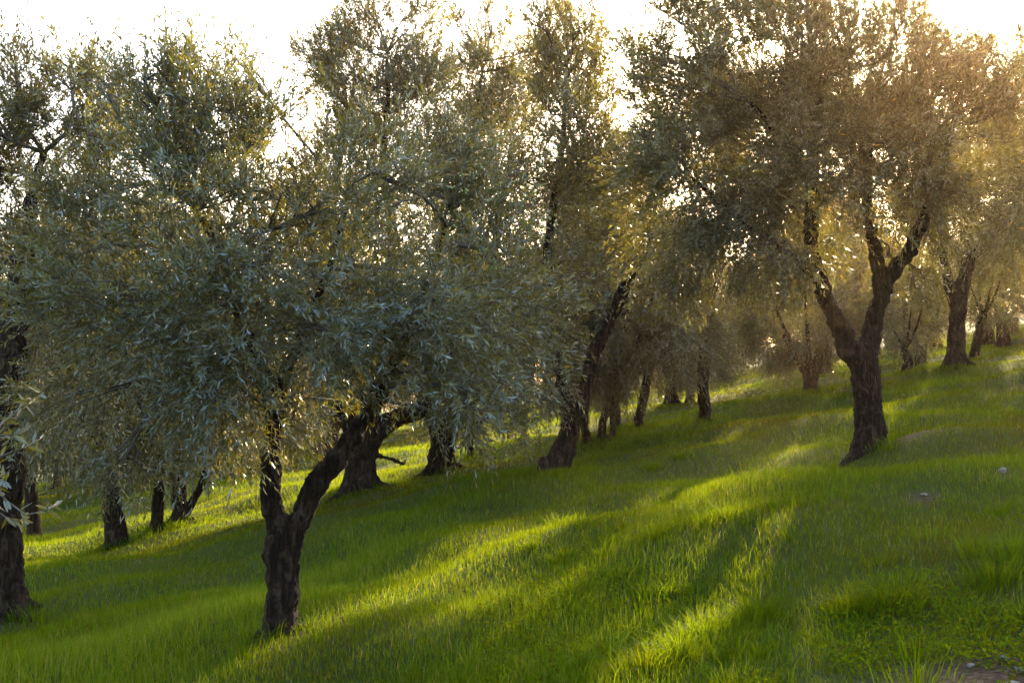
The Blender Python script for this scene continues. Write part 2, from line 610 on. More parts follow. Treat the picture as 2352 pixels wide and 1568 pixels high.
# ---- the forked tree in the foreground
T1, T1o, T1cl = hero(
    1, (640, 1475),
    [[(640, 1490, 100), (640, 1455, 88), (650, 1380, 82), (650, 1300, 80), (645, 1240, 74), (634, 1190, 60), (624, 1140, 52), (624, 1050, 47), (628, 950, 44), (602, 850, 40, -.1), (560, 740, 34, -.2), (515, 640, 30, -.3), (488, 540, 26, -.35), (440, 470, 16, -.4)],
     [(648, 1370, 60), (660, 1290, 66), (672, 1235, 60), (690, 1185, 58), (716, 1130, 57), (758, 1070, 55), (802, 1015, 50, .1), (850, 950, 44, .15), (900, 850, 36, .2), (940, 740, 28, .2), (1000, 600, 20, .2), (1030, 470, 12, .2)],
     [(624, 1050, 40), (640, 900, 34, .2), (700, 760, 28, .4), (760, 600, 20, .5), (800, 450, 12, .5)]],
    [(250, 560, 170), (410, 420, 170), (560, 560, 200), (330, 780, 190), (190, 900, 140), (285, 1060, 70, -.3), (470, 900, 170, -.4),
     (650, 760, 170), (800, 620, 200), (960, 440, 160), (1000, 690, 190), (1140, 560, 170), (1210, 750, 120), (900, 850, 140), (1080, 900, 105),
     (850, 400, 110), (330, 280, 110), (470, 260, 110), (590, 330, 100), (150, 700, 130), (1060, 330, 110),
     (680, 930, 110, .5), (720, 480, 120), (1100, 975, 50, -.2), (470, 450, 110, -.7), (430, 600, 120, -.8), (520, 700, 120, -.9), (620, 620, 110, -.8), (400, 330, 100, -.3), (760, 760, 110, -.8), (560, 830, 80, -.6), (1040, 800, 90, .1), (880, 720, 110, -.1), (230, 450, 110, .2), (570, 430, 90, .3), (520, 340, 100, .3), (330, 185, 75), (480, 165, 75), (600, 235, 75), (240, 190, 70), (410, 130, 45), (560, 150, 40)],
    'foreground olive whose low trunk forks into two stems under a wide silvery crown',
    0.058, lai=3.0, voxel=0.014, tint=0.45, shoots=0.42, per=16, zmin=1.5)

# ---- old tree at the left edge
hero(2, (18, 1420),
     [[(15, 1432, 128), (14, 1385, 104), (10, 1300, 95), (8, 1200, 92), (18, 1100, 86), (28, 980, 78), (30, 850, 72), (40, 700, 62), (55, 580, 50), (72, 470, 36), (100, 350, 20)],
      [(35, 830, 50), (0, 700, 40, .3), (-70, 560, 28, .4), (-120, 420, 16, .5)],
      [(40, 700, 44), (110, 600, 32, -.4), (180, 470, 22, -.5), (230, 350, 12, -.6)]],
     [(60, 400, 170), (160, 270, 130), (-100, 480, 200), (40, 590, 150), (240, 340, 110), (110, 760, 120), (50, 190, 110), (-60, 250, 150), (-150, 700, 200),
      (0, 830, 130, .8), (120, 930, 90, .9), (250, 220, 80), (160, 160, 60), (200, 560, 120)],
     'stout dark olive trunk cut by the left edge, under a yellowish crown', 0.080, lai=3.6, voxel=0.022, tint=0.36, shoots=0.35)

# ---- thick trunk behind the right-hand stem of the foreground tree
hero(3, (825, 1140),
     [[(818, 1158, 120), (824, 1130, 92), (829, 1090, 80), (829, 1050, 84), (833, 990, 100)],
      [(820, 1010, 60), (790, 930, 50), (760, 820, 40, .3), (740, 660, 32, .4), (770, 420, 24, .4), (800, 250, 14, .4)],
      [(845, 1005, 60), (900, 965, 50), (960, 945, 40, -.3), (1000, 890, 30, -.4), (1040, 780, 22, -.5)],
      [(835, 1000, 56), (850, 880, 46), (890, 700, 38, -.2), (900, 520, 30), (880, 380, 24), (890, 250, 18), (890, 120, 10)],
      [(866, 1045, 13), (900, 1054, 12), (930, 1064, 9), (931, 1040, 6)]],
     [(760, 220, 75), (850, 120, 95), (930, 80, 80), (880, 250, 105), (790, 330, 95), (960, 210, 85), (940, 380, 130), (800, 480, 130), (900, 600, 180),
      (710, 560, 130), (690, 720, 130), (830, 830, 110), (970, 880, 80), (840, 20, 70), (960, 10, 55), (720, 400, 70), (1000, 760, 130), (760, 170, 50), (720, 140, 55), (775, 100, 65), (1000, 150, 55), (930, 190, 90), (835, 180, 85), (870, 330, 110),
      (720, 960, 60, .8)],
     'tall olive with a gnarled thick trunk and broken snag, right behind the forked foreground tree', 0.098, lai=3.3, voxel=0.035, tint=0.45, shoots=0.4)

# ---- leaning tree at the middle
hero(4, (1250, 1108),
     [[(1256, 1122, 72), (1266, 1088, 70), (1290, 1042, 64), (1306, 1000, 58), (1314, 960, 56), (1316, 920, 50)],
      [(1290, 1040, 58), (1268, 1075, 52), (1236, 1106, 40), (1198, 1136, 16)],
      [(1322, 960, 44), (1345, 890, 36), (1362, 820, 38), (1390, 760, 34), (1416, 700, 33), (1446, 640, 32), (1476, 575, 28), (1500, 480, 20, .2), (1490, 340, 14, .3)],
      [(1305, 950, 44), (1290, 870, 36, .2), (1270, 740, 30, .4), (1260, 560, 24, .4), (1290, 350, 18, .3), (1300, 180, 10, .2)]],
     [(1280, 110, 80), (1335, 160, 70), (1255, 250, 110), (1340, 290, 80), (1290, 420, 130), (1390, 540, 110, .9), (1250, 620, 130, .2), (1450, 470, 80, .7),
      (1200, 780, 110), (1310, 770, 50, .6), (1240, 40, 55), (1180, 420, 110), (1330, 60, 45), (1190, 920, 70, .6), (1250, 870, 60), (1480, 380, 60), (1380, 400, 90), (1290, 50, 50), (1352, 100, 55), (1300, 200, 85), (1372, 220, 55), (1350, 370, 75), (1250, 130, 55), (1400, 300, 45)],
     'olive tree with flared foot and long limb leaning to the right, standing mid-slope', 0.088, lai=3.3, voxel=0.03, tint=0.37,
     root_dirs=[4.3, 5.2, 0.2, 1.5], rscale=0.8, shoots=0.4)

# ---- the tree behind it, left
hero(5, (1015, 1082),
     [[(1014, 1092, 92), (1014, 1070, 76), (1016, 1030, 66), (1018, 985, 70)],
      [(1008, 1000, 44), (985, 900, 38), (1000, 740, 30), (1060, 520, 24), (1090, 300, 18), (1110, 140, 10)],
      [(1030, 1000, 44), (1060, 900, 36), (1110, 720, 30), (1150, 480, 20), (1180, 320, 12)]],
     [(1120, 140, 75), (1080, 250, 95), (1180, 300, 100), (1100, 420, 125), (1050, 600, 150), (1000, 800, 130), (1140, 700, 120), (1170, 160, 60), (1060, 60, 40),
      (1110, 860, 90), (1040, 930, 70), (1200, 480, 90), (1062, 140, 55), (1130, 60, 55), (1200, 120, 55), (1150, 220, 90), (1230, 210, 60), (1120, 300, 90)],
     'broad olive trunk half veiled by hanging sprays, between the snag tree and the leaning tree', 0.10, lai=3.3, voxel=0.04, tint=0.44, shoots=0.4)

# ---- Y-shaped tree at the right
hero(6, (1995, 1040),
     [[(1990, 1062, 112), (1996, 1035, 96), (2001, 1000, 84), (1998, 933, 78), (1988, 858, 76), (1974, 795, 86)],
      [(1958, 815, 62), (1935, 770, 54), (1914, 720, 46), (1885, 646, 42), (1864, 576, 40), (1866, 480, 38), (1868, 350, 34), (1878, 250, 30), (1868, 125, 22), (1850, 20, 12)],
      [(1992, 815, 60), (2002, 760, 48), (2012, 720, 46), (2034, 651, 44), (2064, 605, 42), (2098, 560, 36, -.2), (2150, 430, 28, -.3), (2190, 280, 18, -.3)],
      [(2022, 690, 34), (2012, 590, 36), (1998, 520, 32, .3), (1990, 380, 26, .4), (2010, 220, 16, .4)],
      [(1866, 430, 26), (1800, 330, 22, -.3), (1720, 230, 14, -.4)],
      [(1885, 640, 26), (1780, 560, 22, -.3), (1660, 470, 16, -.4), (1580, 400, 10, -.4)],
      [(2000, 1010, 60), (1965, 1048, 42, -.15), (1928, 1082, 18, -.25)]],
     [(1560, 130, 110), (1650, 260, 140), (1700, 70, 130), (1850, 110, 150), (1600, 410, 140), (1560, 560, 120), (1760, 400, 160), (1950, 250, 160), (2040, 120, 110),
      (2100, 340, 150), (1890, 450, 105), (2060, 450, 105), (1680, 590, 120), (2180, 470, 105), (2190, 260, 110), (2260, 200, 80), (2300, 320, 80), (2340, 230, 70), (1440, 120, 45), (1460, 400, 55), (2130, 400, 90, -.8), (2090, 500, 50, .7), (1850, 330, 80, -.7), (1490, 320, 50), (1790, 600, 90), (1600, 20, 90),
      (1780, -40, 120), (1950, 20, 110), (2080, 20, 60), (1820, 250, 130), (1760, 250, 100), (1930, 360, 110), (2010, 300, 100, .6), (1480, 180, 70), (1500, 440, 80), (2130, 150, 80), (1500, 120, 65), (1490, 240, 65), (1530, 30, 60), (1505, 350, 65), (1570, 260, 90), (1700, 180, 100), (1860, 230, 100, .5), (1960, 130, 90), (2230, 150, 65), (2255, 110, 40), (2150, 200, 80), (2120, 120, 60), (2330, 140, 60), (2060, 200, 90, .4), (1760, 470, 90, .6), (1700, 480, 80, .3), (1800, 400, 90, .7), (1700, 500, 90, -.5), (2130, 410, 80, -.5), (1980, 330, 90, -.6), (2120, 250, 90, -.3), (1720, 330, 100, .2), (1890, 560, 50, .8), (2040, 590, 45, .8), (1640, 330, 90, .8), (2120, 640, 40, .8)],
     'large olive tree at the right with a straight trunk dividing into a bold Y', 0.080, lai=3.9, voxel=0.022, tint=0.33, rscale=0.78,
     root_dirs=[3.6, 4.5, 5.4, 0.0, 1.2], shoots=0.22)

# ---- trees of the middle distance, each trunk as it stands, plus one added for shade
grove_tree(21, (1348, 1026), [[(1348, 1034, 30), (1348, 1020, 25), (1343, 980, 23), (1344, 930, 20), (1350, 880, 18)]], 1,
           'slim dark trunk just right of the leaning tree, first of three thin trunks', 0.85)
grove_tree(22, (1392, 1020), [[(1379, 1028, 26), (1380, 1015, 23), (1384, 970, 22), (1394, 925, 22), (1406, 890, 20)],
                              [(1406, 1028, 20), (1406, 1010, 17), (1407, 960, 17), (1406, 905, 18)]], 0,
           'olive tree on two slim stems that meet like an upturned V', 0.9)
grove_tree(23, (1423, 994), [[(1423, 1000, 20), (1423, 985, 18), (1418, 950, 17), (1414, 900, 16)]], 1,
           'thin trunk close behind the upturned-V stems', 0.85)
grove_tree(24, (1469, 990), [[(1466, 998, 34), (1468, 982, 26), (1466, 960, 26), (1476, 930, 24), (1482, 895, 23), (1490, 850, 20)]], 2,
           'small olive trunk with a crooked knee, beside the bright grass tuft', 0.62)
grove_tree(25, (1617, 970), [[(1617, 978, 40), (1617, 965, 33), (1617, 920, 32), (1615, 860, 31), (1617, 820, 28), (1616, 770, 20), (1620, 720, 16)]], 1,
           'lone straight post-like trunk standing in open grass between leaning tree and Y tree', 0.74, lift=1.2)
grove_tree(26, (1860, 914), [[(1861, 922, 46), (1861, 908, 38), (1860, 880, 37), (1860, 850, 46), (1860, 832, 52)],
                             [(1850, 850, 30), (1830, 815, 24), (1800, 770, 18)], [(1872, 850, 30), (1890, 812, 22), (1910, 760, 16)]], 2,
           'short goblet-shaped trunk left of the Y tree, by the sunlit grass', 0.8)
hero(27, (2196, 853),
     [[(2194, 866, 78), (2196, 845, 60), (2196, 800, 46), (2198, 741, 42), (2206, 676, 40), (2226, 600, 34), (2240, 480, 28), (2250, 340, 18), (2250, 240, 10)],
      [(2200, 720, 30), (2176, 640, 26), (2160, 540, 18), (2150, 440, 12)],
      [(2226, 610, 24), (2280, 540, 18), (2320, 440, 12)]],
     [(2250, 380, 90), (2320, 420, 100), (2200, 430, 90), (2270, 490, 100), (2340, 520, 90), (2150, 500, 70), (2350, 380, 70), (2220, 560, 60), (2290, 590, 50), (2380, 560, 80), (2200, 360, 80), (2170, 600, 40),
      (2140, 390, 70), (2100, 450, 60), (2390, 420, 90), (2275, 290, 85), (2355, 285, 85), (2330, 190, 60), (2410, 220, 80)],
     'upright thick trunk on the bright crest under the sun at the right', 0.115, lai=4.0, voxel=0.05, tint=0.33, shoots=0.25, dspread=1.4)
grove_tree(54, None, None, 1, 'tall slim olive added unseen behind the Y tree, its high crown shading the grass', 0.45, xy=(8.8, 28.5), lift=3.6)  # added tree, placed only to cast shade between the sunlit streaks
grove_tree(28, (2238, 826), [[(2235, 832, 32), (2237, 822, 26), (2244, 780, 24), (2258, 720, 22)]], 3,
           'slender slanting trunk right of the thick crest trunk', 0.55)
grove_tree(29, (2084, 864), [[(2084, 870, 38), (2084, 858, 32), (2086, 830, 26), (2078, 800, 22)]], 3,
           'gnarled stump-like trunk behind the Y tree, lower one of the pair', 0.5)
grove_tree(30, (2118, 850), [[(2116, 856, 40), (2116, 846, 32), (2114, 815, 28), (2122, 780, 24)]], 3,
           'knotty trunk behind the Y tree, higher one of the pair', 0.5)
grove_tree(31, (1542, 938), [[(1541, 944, 54), (1542, 932, 42), (1540, 910, 34), (1546, 880, 30)]], 0,
           'squat dark trunk left of the post-like trunk, the wider one', 0.95)
grove_tree(32, (1584, 928), [[(1583, 934, 34), (1584, 924, 28), (1586, 895, 24), (1580, 860, 20)]], 1,
           'dark trunk touching the post-like trunk from the left', 0.9)
grove_tree(33, (265, 1236), [[(269, 1246, 62), (266, 1225, 54), (260, 1180, 52), (256, 1130, 46), (250, 1080, 40)]], 0,
           'smooth dark stump-thick trunk left of the foreground fork, under drooping silver sprays', 0.85, top=(250, 1070))
grove_tree(34, (361, 1213), [[(361, 1220, 46), (361, 1205, 36), (362, 1160, 34), (368, 1100, 28)]], 1,
           'narrow trunk wrapped in low shoots, in the gap left of the foreground fork', 0.85, top=(372, 1070))
grove_tree(35, (417, 1198), [[(417, 1206, 60), (417, 1190, 48), (414, 1150, 42), (408, 1080, 36), (405, 1020, 32)],
                             [(425, 1180, 28), (450, 1140, 20), (468, 1095, 16), (480, 1050, 13)]], 2,
           'trunk with a thin side stem slanting right, nearest the foreground fork on its left', 0.85)
grove_tree(36, (78, 1230), [[(78, 1238, 46), (78, 1222, 38), (76, 1170, 34), (70, 1100, 32), (66, 1040, 28)]], 1,
           'dark trunk close beside the left-edge trunk, farther back', 0.85)
grove_tree(37, (1080, 1058), [[(1080, 1064, 24), (1080, 1050, 19), (1079, 1010, 18), (1084, 960, 16)]], 0,
           'thin trunk right of the broad veiled trunk, in bright grass', 0.65, lift=1.0)
grove_tree(38, (333, 1126), [[(333, 1132, 22), (333, 1120, 18), (332, 1085, 17), (330, 1040, 15)]], 2,
           'far slim trunk seen through the gap left of the foreground fork', 0.9)

# ---- rows beyond
rng = np.random.default_rng(77)
far_lab = 'distant olive tree of the far rows, crown merging into the grey-green foliage wall'
Yr = 33.0
row = 0
while Yr < 95:
    half = 0.56 * Yr + 5
    step = 5.2 + 0.02 * Yr
    x = -half + (row % 2) * step * 0.5
    while x < half:
        xx, yy = x + rng.uniform(-1.1, 1.1), Yr + rng.uniform(-1.3, 1.3)
        # leave the sun a lane or two into the grove
        lane = (xx - math.tan(SUN_AZ) * yy)
        ok = all((xx - a) ** 2 + (yy - b) ** 2 > 9 for a, b in TREE_SPOTS)
        if yy < 57 and (-20 < lane < -11.2 or -10.9 < lane < -7.6) and yy > 34:
            ok = False
        if 36 < yy < 47 and -1.0 < lane < 1.6:
            ok = False
        if ok and not (row < 3 and -5.5 < lane < -2.2):
            grove_tree(int(1000 + rng.integers(1e6)), None, None, int(rng.integers(3)), far_lab, rng.uniform(0.85, 1.2),
                       group='far rows of olive trees', xy=(xx, yy))
        x += step
    Yr += 6.5 + row * 0.8
    row += 1

# ---- low young trees that close the view at the crest
for k, (xx, yy, sc_) in enumerate(((14.6, 40.5, .6), (17.6, 42.0, .62), (20.4, 43.5, .65), (23.6, 46.0, .7), (12.2, 45.0, .6), (16.0, 50.0, .7), (19.4, 52.0, .75), (23.5, 53.5, .8), (9.6, 52.5, .62), (6.6, 53.0, .6), (17.1, 39.5, .45), (18.6, 38.5, .5))):
    grove_tree(300 + k, None, None, 3, 'low young olive tree filling the gap under the crowns at the crest', sc_, group='low young olives at the crest', xy=(xx, yy), short=0.5)

# ---- trees whose trunks stand outside the view
grove_tree(51, None, None, 0, 'near olive tree just outside the right edge, a few silvery sprays reaching in', 0.75, xy=(6.6, 9.6))
grove_tree(52, None, None, 2, 'olive tree beyond the right edge on the bank, behind the near one', 0.95, xy=(10.1, 17.5))
grove_tree(53, None, None, 1, 'olive tree outside the right edge, up the slope towards the sun', 1.0, xy=(14.8, 26.0))


def edge_tree():
    rng = np.random.default_rng(9)
    xy = (-3.6, 4.3)
    o3 = np.array([xy[0], xy[1], float(gz(*xy))])
    t = empty('olive_tree', o3)
    tag(t, 'leafy olive sprays reaching in from the left edge before the stout trunk', 'tree', 'olive trees of the grove')
    pts = np.array([[0, 0, -0.15], [0, 0, 0.1], [0.05, 0, 0.7], [0.1, 0.05, 1.5]])
    ls = [(pts, np.array([0.17, 0.13, 0.11, 0.10])),
          (np.array([[0.08, 0, 1.2], [-0.5, 0.1, 1.9], [-0.8, 0.1, 2.8]]), np.array([0.07, 0.05, 0.02])),
          (np.array([[0.08, 0, 1.3], [0.3, -0.4, 2.1], [0.2, -0.7, 2.9]]), np.array([0.07, 0.05, 0.02]))]
    me, skel = trunk_mesh(ls, rng, 0.06, 16, 0.05, 0.13)
    tr = link('trunk', me, M_BARK, t)
    finish_trunk(tr, 0.014)
    cl = []
    for k in range(9):
        a = k * 2.4
        cl.append((np.array([-1.1 + 0.8 * math.cos(a), -0.3 + 0.8 * math.sin(a), 1.9 + 0.16 * k]), 0.55))
    c, b = build_crown(cl, skel[skel[:, 2] > 1.0], rng, 0.07, 2.2, 16, tint=0.5)
    link('crown', c, M_LEAF, t)
    link('branches', b, M_TWIG, t)
    # the sprays that hang into the view
    tb = Tubes()
    tipsB, tipsD, tipsL, tipsDr = [], [], [], []
    for line in ([(-60, 1040), (-10, 985), (40, 945), (95, 900)],
                 [(-60, 1075), (0, 1048), (45, 1032), (92, 1008)],
                 [(-60, 1010), (-5, 1000), (30, 998), (60, 990)],
                 [(-70, 1090), (-20, 1112), (15, 1150), (60, 1182), (105, 1172), (128, 1158)],
                 [(-70, 1130), (-20, 1165), (10, 1185), (40, 1196), (58, 1192)],
                 [(-70, 1080), (-30, 1090), (0, 1120), (12, 1098)]):
        w = [P(x, y, 4.15 + rng.uniform(-0.15, 0.2)) - o3 for x, y in line]
        st = np.array([0.15, 0.0, 1.55]) + rng.normal(0, 0.08, 3)
        rp, rr = resample([st, (st + w[0]) / 2 + np.array([0, 0, 0.12])] + w, [0.012, 0.008] + list(np.linspace(0.0055, 0.0018, len(w))), 0.05)
        tb.add(rp, rr, 6, rng)
        k0 = int(len(rp) * 0.45)
        for k in range(k0, len(rp) - 1):
            tipsB.append(rp[k])
            tipsD.append(rp[k + 1] - rp[k])
            tipsL.append(np.linalg.norm(rp[k + 1] - rp[k]))
            tipsDr.append(0.0)
    V, F, T, TV, TF = leaves_on_twigs(np.array(tipsB), np.array(tipsD), np.array(tipsL), rng, 2, 0.064, 0.0145, np.array(tipsDr),
                                      np.full(len(tipsB), 0.46), True)
    s = link('spray', tb.mesh('spray'), M_TWIG, t)
    link('leaves', mesh_from('leaves', V, F, {'tint': T}), M_LEAF, s)


edge_tree()

# ---- green olives on the foreground tree
rng = np.random.default_rng(5)
me = bpy.data.meshes.new('olive')
import bmesh
bm = bmesh.new()
bmesh.ops.create_uvsphere(bm, u_segments=8, v_segments=6, radius=0.0075)
for v in bm.verts:
    v.co.z *= 1.3
for f in bm.faces:
    f.smooth = True
bm.to_mesh(me)
bm.free()
me.materials.append(M_FRUIT)
spots = [(1095, 370), (1075, 440), (1060, 430), (1200, 445), (1215, 500), (1140, 420), (1150, 600), (1140, 620), (1260, 480), (1190, 560), (1040, 520), (1110, 560)]
for k in range(96):
    sx, sy = spots[k % len(spots)]
    p = P(sx + rng.normal(0, 14), sy + rng.normal(0, 22), T1o[1] - 0.75 + rng.normal(0, 0.12)) - T1o
    o = link('olive', me, None, T1, p)
    o.rotation_euler = (rng.normal(0, 0.3), rng.normal(0, 0.3), 0)

# ------------------------------------------------------------------ ground sheet
BARE = [(P(2310, 1540, 4.7)[0], 4.75, 0.62), (P(2075, 1020, 13.4)[0], 13.4, 0.30), (P(1700, 1545, 5.0)[0], 4.9, 0.16)]

STONES = [tuple(base_of(a, b)[:2]) for a, b in ((2303, 1112), (2123, 1160), (2228, 1502), (2306, 1487), (2340, 1520), (1985, 1566), (2330, 1562))]


def bare(x, y):
    b = np.zeros_like(x)
    for bx, by, r in BARE:
        b = np.maximum(b, np.clip(1.3 * np.exp(-((x - bx) ** 2 + (y - by) ** 2) / (r * r)), 0, 1))
    for sx, sy in STONES:
        b = np.maximum(b, 1.1 * np.exp(-((x - sx) ** 2 + (y - sy + 0.05) ** 2) / 0.02))
    for tx, ty in TREE_SPOTS[:6]:
        b = np.maximum(b, 0.8 * np.exp(-((x - tx) ** 2 + (y - ty) ** 2) / 0.12))
    return b


gx = np.concatenate([-np.geomspace(400, 12, 40), np.linspace(-11.5, 11.5, 140), np.geomspace(12, 400, 40)])
gy = np.concatenate([np.linspace(-60, 2, 14), np.linspace(2.4, 26, 150), np.geomspace(26.5, 600, 70)])
GX, GY = np.meshgrid(gx, gy)
GZ = gz(GX, GY)
V = np.stack([GX, GY, GZ], -1).reshape(-1, 3)
nx, ny = len(gx), len(gy)
i = np.arange(ny - 1)[:, None] * nx + np.arange(nx - 1)[None, :]
F = np.stack([i, i + 1, i + 1 + nx, i + nx], -1).reshape(-1, 4)
g = link('ground', mesh_from('ground', V, F, {'bare': bare(V[:, 0], V[:, 1])}, smooth=True), M_GROUND)
tag(g, 'grassy hillside rising to the right', None, None, 'structure')


# ------------------------------------------------------------------ grass
def blades(x, y, h, w, lean, rng, tint):
    n = len(x)
    z = gz(x, y) - 0.01
    a = rng.uniform(0, 2 * np.pi, n)
    la = rng.uniform(0, 2 * np.pi, n) if lean.ndim == 1 else np.arctan2(lean[:, 1], lean[:, 0])
    lm = lean if lean.ndim == 1 else np.linalg.norm(lean, axis=1)
    sd = np.stack([np.cos(a), np.sin(a), np.zeros(n)], 1)
    ld = np.stack([np.cos(la), np.sin(la), np.zeros(n)], 1)
    b = np.stack([x, y, z], 1)
    up = np.array([0, 0, 1.0])
    hm = h[:, None]
    lmm = lm[:, None]
    m = b + up * hm * 0.55 + ld * hm * lmm * 0.30
    t = b + up * hm * (1 - 0.42 * lmm ** 2) + ld * hm * lmm
    ww = w[:, None] * 0.5
    V = np.stack([b - sd * ww, b + sd * ww, m + sd * ww * 0.8, m - sd * ww * 0.8, t], 1).reshape(-1, 3)
    i = np.arange(n)[:, None] * 5
    F = (i + np.array([[0, 1, 2, 0, 2, 3, 3, 2, 4]])).reshape(-1, 3)
    return V, F, np.repeat(tint, 5)


def patch(x, y, s, seed):
    r = np.random.default_rng(seed)
    v = np.zeros_like(x)
    for k in range(6):
        a = r.uniform(0, 6.28)
        f = s * (1.7 ** (k % 4)) * r.uniform(0.7, 1.3)
        v += np.sin(f * (x * math.cos(a) + y * math.sin(a)) + r.uniform(0, 6.28)) / (1 + 0.5 * (k % 4))
    return v / 3.2


def grass_field():
    rng = np.random.default_rng(31)
    n = 1000000
    y0, y1 = 3.4, 70.0
    Yv = (math.sqrt(y0) + rng.random(n) * (math.sqrt(y1) - math.sqrt(y0))) ** 2
    half = 0.50 * Yv + 1.0
    X = rng.uniform(-1, 1, n) * half
    ok = rng.random(n) > 0.95 * np.clip(bare(X, Yv), 0, 1)
    for tx, ty in TREE_SPOTS[:6]:
        ok &= (X - tx) ** 2 + (Yv - ty) ** 2 > 0.004
    X, Yv = X[ok], Yv[ok]
    n = len(X)
    pt = patch(X, Yv, 1.3, 3)
    p2 = patch(X, Yv, 0.45, 8)
    h = (0.052 + 0.06 * np.clip(pt + 0.1, 0, 1.2) + 0.04 * np.clip(p2, 0, 1)) * rng.uniform(0.45, 1.45, n)
    h *= 1 + 0.25 * np.clip((Yv - 8) / 20, 0, 1)
    h *= 1 - 0.5 * bare(X, Yv)
    tall = rng.random(n) < 0.012
    h[tall] *= rng.uniform(1.5, 2.2, tall.sum())
    w = (0.0023 + 0.00028 * Yv) * rng.uniform(0.7, 1.3, n)
    lean = np.abs(rng.normal(0.32, 0.2, n))
    p3 = patch(X, Yv, 0.8, 15)
    ti = np.clip(0.54 + 0.24 * p2 + 0.16 * pt - 0.26 * np.clip(p3, 0, 1) + 0.10 * np.clip((8 - Yv) / 3, 0, 1) + rng.normal(0, 0.21, n), 0.03, 0.93)
    dry = rng.random(n) < 0.045
    ti[dry] = rng.uniform(0.95, 1.0, dry.sum())
    sets = [blades(X, Yv, h, w, lean, rng, ti)]
    # tussocks of longer arching blades
    cx, cy, hh, nn = [], [], [], []
    for k in range(85):
        u = rng.random()
        if u < 0.62:
            px, py = rng.uniform(1250, 2400), rng.uniform(1240, 1575)
            big = 1.0
        else:
            px, py = rng.uniform(100, 2350), rng.uniform(1000, 1560)
            big = 0.75
        v = 880 - 0.16 * (px - 1176)
        if py - v < 120 or (px > 2120 and py > 1430):
            continue
        q = base_of(px, py)
        cx.append(q[0]); cy.append(q[1]); hh.append(big * rng.uniform(0.10, 0.19)); nn.append(int(rng.integers(40, 120)))
    for (px, py, hgt, cnt) in ((1430, 1032, 0.36, 160), (1450, 1000, 0.30, 120), (1290, 1225, 0.28, 120), (1315, 1195, 0.28, 100), (1225, 1280, 0.2, 120), (1010, 1165, 0.24, 160),
                               (1500, 1075, 0.22, 220), (1560, 1060, 0.22, 200), (1350, 1090, 0.22, 200), (1220, 1090, .25, 80), (1480, 1540, .3, 240), (1560, 1500, .32, 240), (1620, 1440, .3, 240),
                               (1740, 1400, .34, 260), (2330, 1290, .34, 240), (2290, 1330, .34, 200), (1950, 1390, .33, 240), (2040, 1380, .36, 240)):
        q = base_of(px, py)
        cx.append(q[0]); cy.append(q[1]); hh.append(hgt * 0.62); nn.append(cnt)
    for tx, ty in TREE_SPOTS[:24]:                    # longer grass left standing round the trunks
        for k in range(9):
            cx.append(tx + rng.normal(0, 0.26)); cy.append(ty - 0.1 + rng.normal(0, 0.22)); hh.append(rng.uniform(0.12, 0.24)); nn.append(40)
    for a, b, hgt, cnt in zip(cx, cy, hh, nn):
        r = np.abs(rng.normal(0, 0.10, cnt))
        th = rng.uniform(0, 6.28, cnt)
        x, y = a + r * np.cos(th), b + r * np.sin(th)
        hi = hgt * rng.uniform(0.55, 1.2, cnt)
        lv = np.stack([np.cos(th), np.sin(th)], 1) * (0.25 + rng.random((cnt, 1)) * 0.75)
        sets.append(blades(x, y, hi, (0.0034 + 0.00030 * b) * rng.uniform(0.7, 1.4, cnt), lv, rng, np.clip(rng.normal(0.6, 0.12, cnt) + rng.normal(0, .08), 0.1, 0.93)))
    Vs, Fs, Ts, k = [], [], [], 0
    for V, F, T in sets:
        Vs.append(V); Fs.append(F + k); Ts.append(T); k += len(V)
    o = link('grass', mesh_from('grass', np.vstack(Vs), np.vstack(Fs), {'tint': np.concatenate(Ts)}), M_GRASS)
    tag(o, 'green meadow grass with longer tussocks covering the slope', 'grass', None, 'stuff')
    # small-leaved weeds low in the grass
    n = 9000
    px, py = rng.uniform(1100, 2450, n), rng.uniform(1330, 1600, n)
    d = np.array([base_of(a, b) for a, b in zip(px, py)])
    keep = patch(d[:, 0], d[:, 1], 2.2, 4) > 0.05
    d = d[keep]
    n = len(d)
    b = np.stack([d[:, 0], d[:, 1], gz(d[:, 0], d[:, 1]) + rng.uniform(0.0, 0.07, n)], 1)
    th = rng.uniform(0, 6.28, n)
    dd = np.stack([np.cos(th), np.sin(th), rng.uniform(-0.1, 0.7, n)], 1)
    V, F, T, _, _ = leaves_on_twigs(b, dd, np.full(n, 0.03), rng, 2, 0.028, 0.014, np.zeros(n), np.full(n, 0.6))
    o = link('weeds', mesh_from('weeds', V, F, {'tint': np.clip(T - 0.15, 0.2, 0.75)}), M_GRASS)
    tag(o, 'small-leaved weeds low in the near grass at the right', 'weeds', None, 'stuff')


grass_field()


